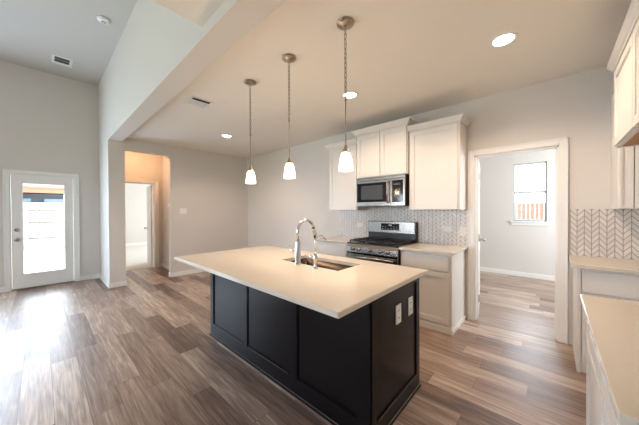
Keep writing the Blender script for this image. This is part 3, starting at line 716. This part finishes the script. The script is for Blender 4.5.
for x, y in ((gx[0]+.12, gy0_+.125), (gx[0]+.12, gy1_-.125), (gx[2]+.12, gy0_+.125), (gx[2]+.12, gy1_-.125), ((gx[1]+gx[2])/2, (gy0_+gy1_)/2)):
    b = MB(); b.lathe((x, y, .9165), [(0, 0), (.045, 0), (.045, .008), (.034, .010), (.034, .017), (0, .018)], 'z', 20); b.build('burner', black_iron, rg)

# ------------------------------------------------------------------ microwave
mw0, mw1, mf = -2.196, -1.432, 3.235
mw = thing('microwave', 'stainless steel over-range microwave with black door glass', 'microwave', ((mw0+mw1)/2, 3.44, 1.43))
b = MB(); b.box(mw0, mw1, mf+.025, D-.01, 1.437, 1.858, .003); b.build('body', grey_dark, mw)
b = MB(); b.box(mw0, -1.632, mf, mf+.027, 1.437, 1.80, .004); dr = b.build('microwave_door', steel, mw)
b = MB(); b.box(mw0+.015, -1.70, mf-.002, mf+.002, 1.495, 1.772, .001); dg = b.build('door_glass', black_gloss, dr)
b = MB(); b.box(mw0+.09, -1.755, mf-.003, mf-.0015, 1.53, 1.735); b.build('door_screen', screen, dg)
b = MB(); b.tube([(-1.668, mf-.035, 1.475), (-1.668, mf-.035, 1.785)], .011, 12); b.cyl((-1.668, mf-.035, 1.495), (-1.668, mf+.001, 1.495), .007, 8); b.cyl((-1.668, mf-.035, 1.765), (-1.668, mf+.001, 1.765), .007, 8); b.build('handle', steel, dr)
b = MB(); b.box(-1.628, mw1, mf, mf+.027, 1.437, 1.80, .004); cp = b.build('control_panel', steel, mw)
b = MB(); b.box(-1.612, mw1+-.022, mf-.002, mf+.001, 1.485, 1.785, .001); kp = b.build('keypad', black_gloss, cp)
for k in range(3):
    for j in range(6): MB().box(-1.596+k*.041, -1.582+k*.041, mf-.0028, mf-.0018, 1.51+j*.028, 1.516+j*.028).build('key', screen, cp)
b = MB(); b.box(-1.59, -1.50, mf-.0028, mf-.0018, 1.72, 1.745); b.build('display', screen, cp)
b = MB(); b.box(mw0, mw1, mf+.002, mf+.027, 1.803, 1.858, .003); b.build('vent_strip', steel, mw)
b = MB(); b.box(mw0+.03, mw1-.03, mf+.04, D-.06, 1.432, 1.438); b.build('underside_panel', black_gloss, mw)

# ------------------------------------------------------------------ pendant lights
PX = [(-2.362, 1.507), (-1.737, 1.507), (-1.114, 1.507)]
PL = ['pendant lamp with white glass shade, leftmost of the three over the island', 'pendant lamp with white glass shade, middle of the three over the island', 'pendant lamp with white glass shade, nearest of the three over the island']
def pendant(x, y, label):
    r = thing('pendant_lamp', label, 'pendant lamp', (x, y, ZC), 'pendant lamps over the island')
    b = MB(); b.lathe((x, y, ZC), [(0, -.001), (.062, -.001), (.064, -.006), (.060, -.014), (.045, -.020), (.030, -.026), (.014, -.030), (.010, -.045), (0, -.046)], 'z', 28); b.build('canopy', nickel, r)
    b = MB(); z = ZC-.045; i = 0; ll = .046
    while z > 2.19:
        cz_ = z-ll/2+.004; pts = []
        for k in range(16):
            a = k*2*math.pi/16; u = .0085*math.cos(a); v = (ll/2)*math.sin(a)
            pts.append((x+(u if i % 2 else 0), y+(0 if i % 2 else u), cz_+v))
        b.tube(pts, .0030, 6, closed=True); z -= ll-.011; i += 1
    b.build('chain', nickel, r)
    b = MB(); b.tube([(x, y, z+.01), (x, y, 1.86)], .0045, 8); b.lathe((x, y, z), [(0, .022), (.009, .018), (.009, .004), (0, 0)], 'z', 12); b.build('stem', nickel, r)
    b = MB(); b.lathe((x, y, 1.798), [(0, .060), (.008, .058), (.010, .045), (.016, .030), (.026, .012), (.027, 0), (0, 0)], 'z', 24); b.build('fitter', nickel, r)
    b = MB(); pr = [(r_*.79, h_*.89) for r_, h_ in ((.030, .150), (.040, .140), (.050, .110), (.058, .070), (.064, .030), (.067, .0), (.064, .0), (.060, .03), (.054, .07), (.046, .11), (.036, .135), (.030, .140))]
    b.lathe((x, y, 1.668), pr, 'z', 32); b.build('shade', shade_m, r, 'frosted white glass bell shade')
    b = MB(); b.lathe((x, y, 1.70), [(0, 0), (.016, .006), (.021, .025), (.017, .05), (.011, .06), (.011, .10)], 'z', 16); b.build('bulb', bulb_m, r)
    d = bpy.data.lights.new('pendant_glow', 'POINT'); d.energy = 24; d.color = WARM; d.shadow_soft_size = .03
    l = bpy.data.objects.new('pendant_glow', d); COL.objects.link(l); l.parent = r; l.location = (0, 0, 1.735-ZC)
    return r
bulb_m = emit('warm_bulb', (1, .85, .65), 6)
for (x, y), lb in zip(PX, PL): pendant(x, y, lb)

# recessed ceiling lights
def recessed(x, y, z, label, power, col=(1.0, .75, .54)):
    r = thing('recessed_light', label, 'ceiling light', (x, y, z), 'round recessed lights in the kitchen ceiling')
    b = MB(); b.lathe((x, y, z), [(.070, -.002), (.086, -.010), (.092, -.008), (.094, 0)], 'z', 32); b.lathe((x, y, z), [(.070, -.002), (.070, 0), (.094, 0)], 'z', 32); b.build('trim_ring', vent_white, r)
    b = MB(); b.lathe((x, y, z), [(0, -.0035), (.071, -.0035), (.071, 0), (0, 0)], 'z', 32); b.build('lens', can_emit, r)
    d = bpy.data.lights.new('can_glow', 'SPOT'); d.energy = power; d.color = col; d.spot_size = math.radians(150); d.spot_blend = .6; d.shadow_soft_size = .07
    l = bpy.data.objects.new('can_glow', d); COL.objects.link(l); l.parent = r; l.location = (0, 0, -.02)
    return r
recessed(-.292, 2.521, ZC, 'bright recessed light nearest the right side of the kitchen ceiling', 60)
recessed(-1.769, 2.482, ZC, 'bright recessed light in the middle of the ceiling behind the nearest pendant chain', 42)
recessed(-4.379, 2.30, ZC, 'small recessed light near the far left kitchen corner', 50)
d = bpy.data.lights.new('hall_lamp', 'POINT'); d.energy = 9; d.color = (1, .58, .32); d.shadow_soft_size = .1
l = bpy.data.objects.new('hall_lamp', d); COL.objects.link(l); l.location = (-6.45, 1.45, 2.62)

# vents and smoke detector
def vent(x0, x1, y0, y1, z, label, closed, rim=.028):
    """louvers run along y; 'closed' lists the x spans covered by shut louvers, the rest of the throat is open"""
    r = thing('ceiling_vent', label, 'vent', ((x0+x1)/2, (y0+y1)/2, z))
    b = MB(); b.box(x0, x1, y0, y0+rim, z-.008, z, .002); b.box(x0, x1, y1-rim, y1, z-.008, z, .002); b.box(x0, x0+rim, y0+rim, y1-rim, z-.008, z, .002); b.box(x1-rim, x1, y0+rim, y1-rim, z-.008, z, .002)
    b.build('vent_frame', vent_white, r)
    b = MB(); b.box(x0+rim-.004, x1-rim+.004, y0+rim-.004, y1-rim+.004, z-.003, z-.0005); b.build('duct', vent_dark, r, 'dark opening')
    for a, c in closed:
        b = MB(); b.prism([(a, y0+rim, z-.0035), (a, y0+rim, z-.0055), (c, y0+rim, z-.0095), (c, y0+rim, z-.0075)], (0, y1-y0-2*rim, 0)); b.build('louver', vent_white, r)
    return r
vent(-3.44, -3.135, 1.215, 1.485, ZC, 'white square air vent in the low kitchen ceiling', [(-3.412+.047*k, -3.365+.047*k) for k in range(4)])
vent(-6.37, -6.04, .145, .395, ZH, 'white rectangular air vent with dark slots in the high ceiling', [(-6.342, -6.275), (-6.185, -6.170)], .035)
r = thing('smoke_detector', 'round white smoke detector on the high ceiling', 'smoke detector', (-4.448, .592, ZH))
b = MB(); b.lathe((-4.448, .592, ZH), [(0, -.042), (.030, -.042), (.044, -.034), (.066, -.028), (.070, -.018), (.072, 0), (0, 0)], 'z', 32); b.build('housing', plate, r)
b = MB(); b.lathe((-4.448, .592, ZH-.041), [(.014, -.002), (.024, -.002), (.025, .003)], 'z', 24); b.build('sensor_ring', vent_dark, r)
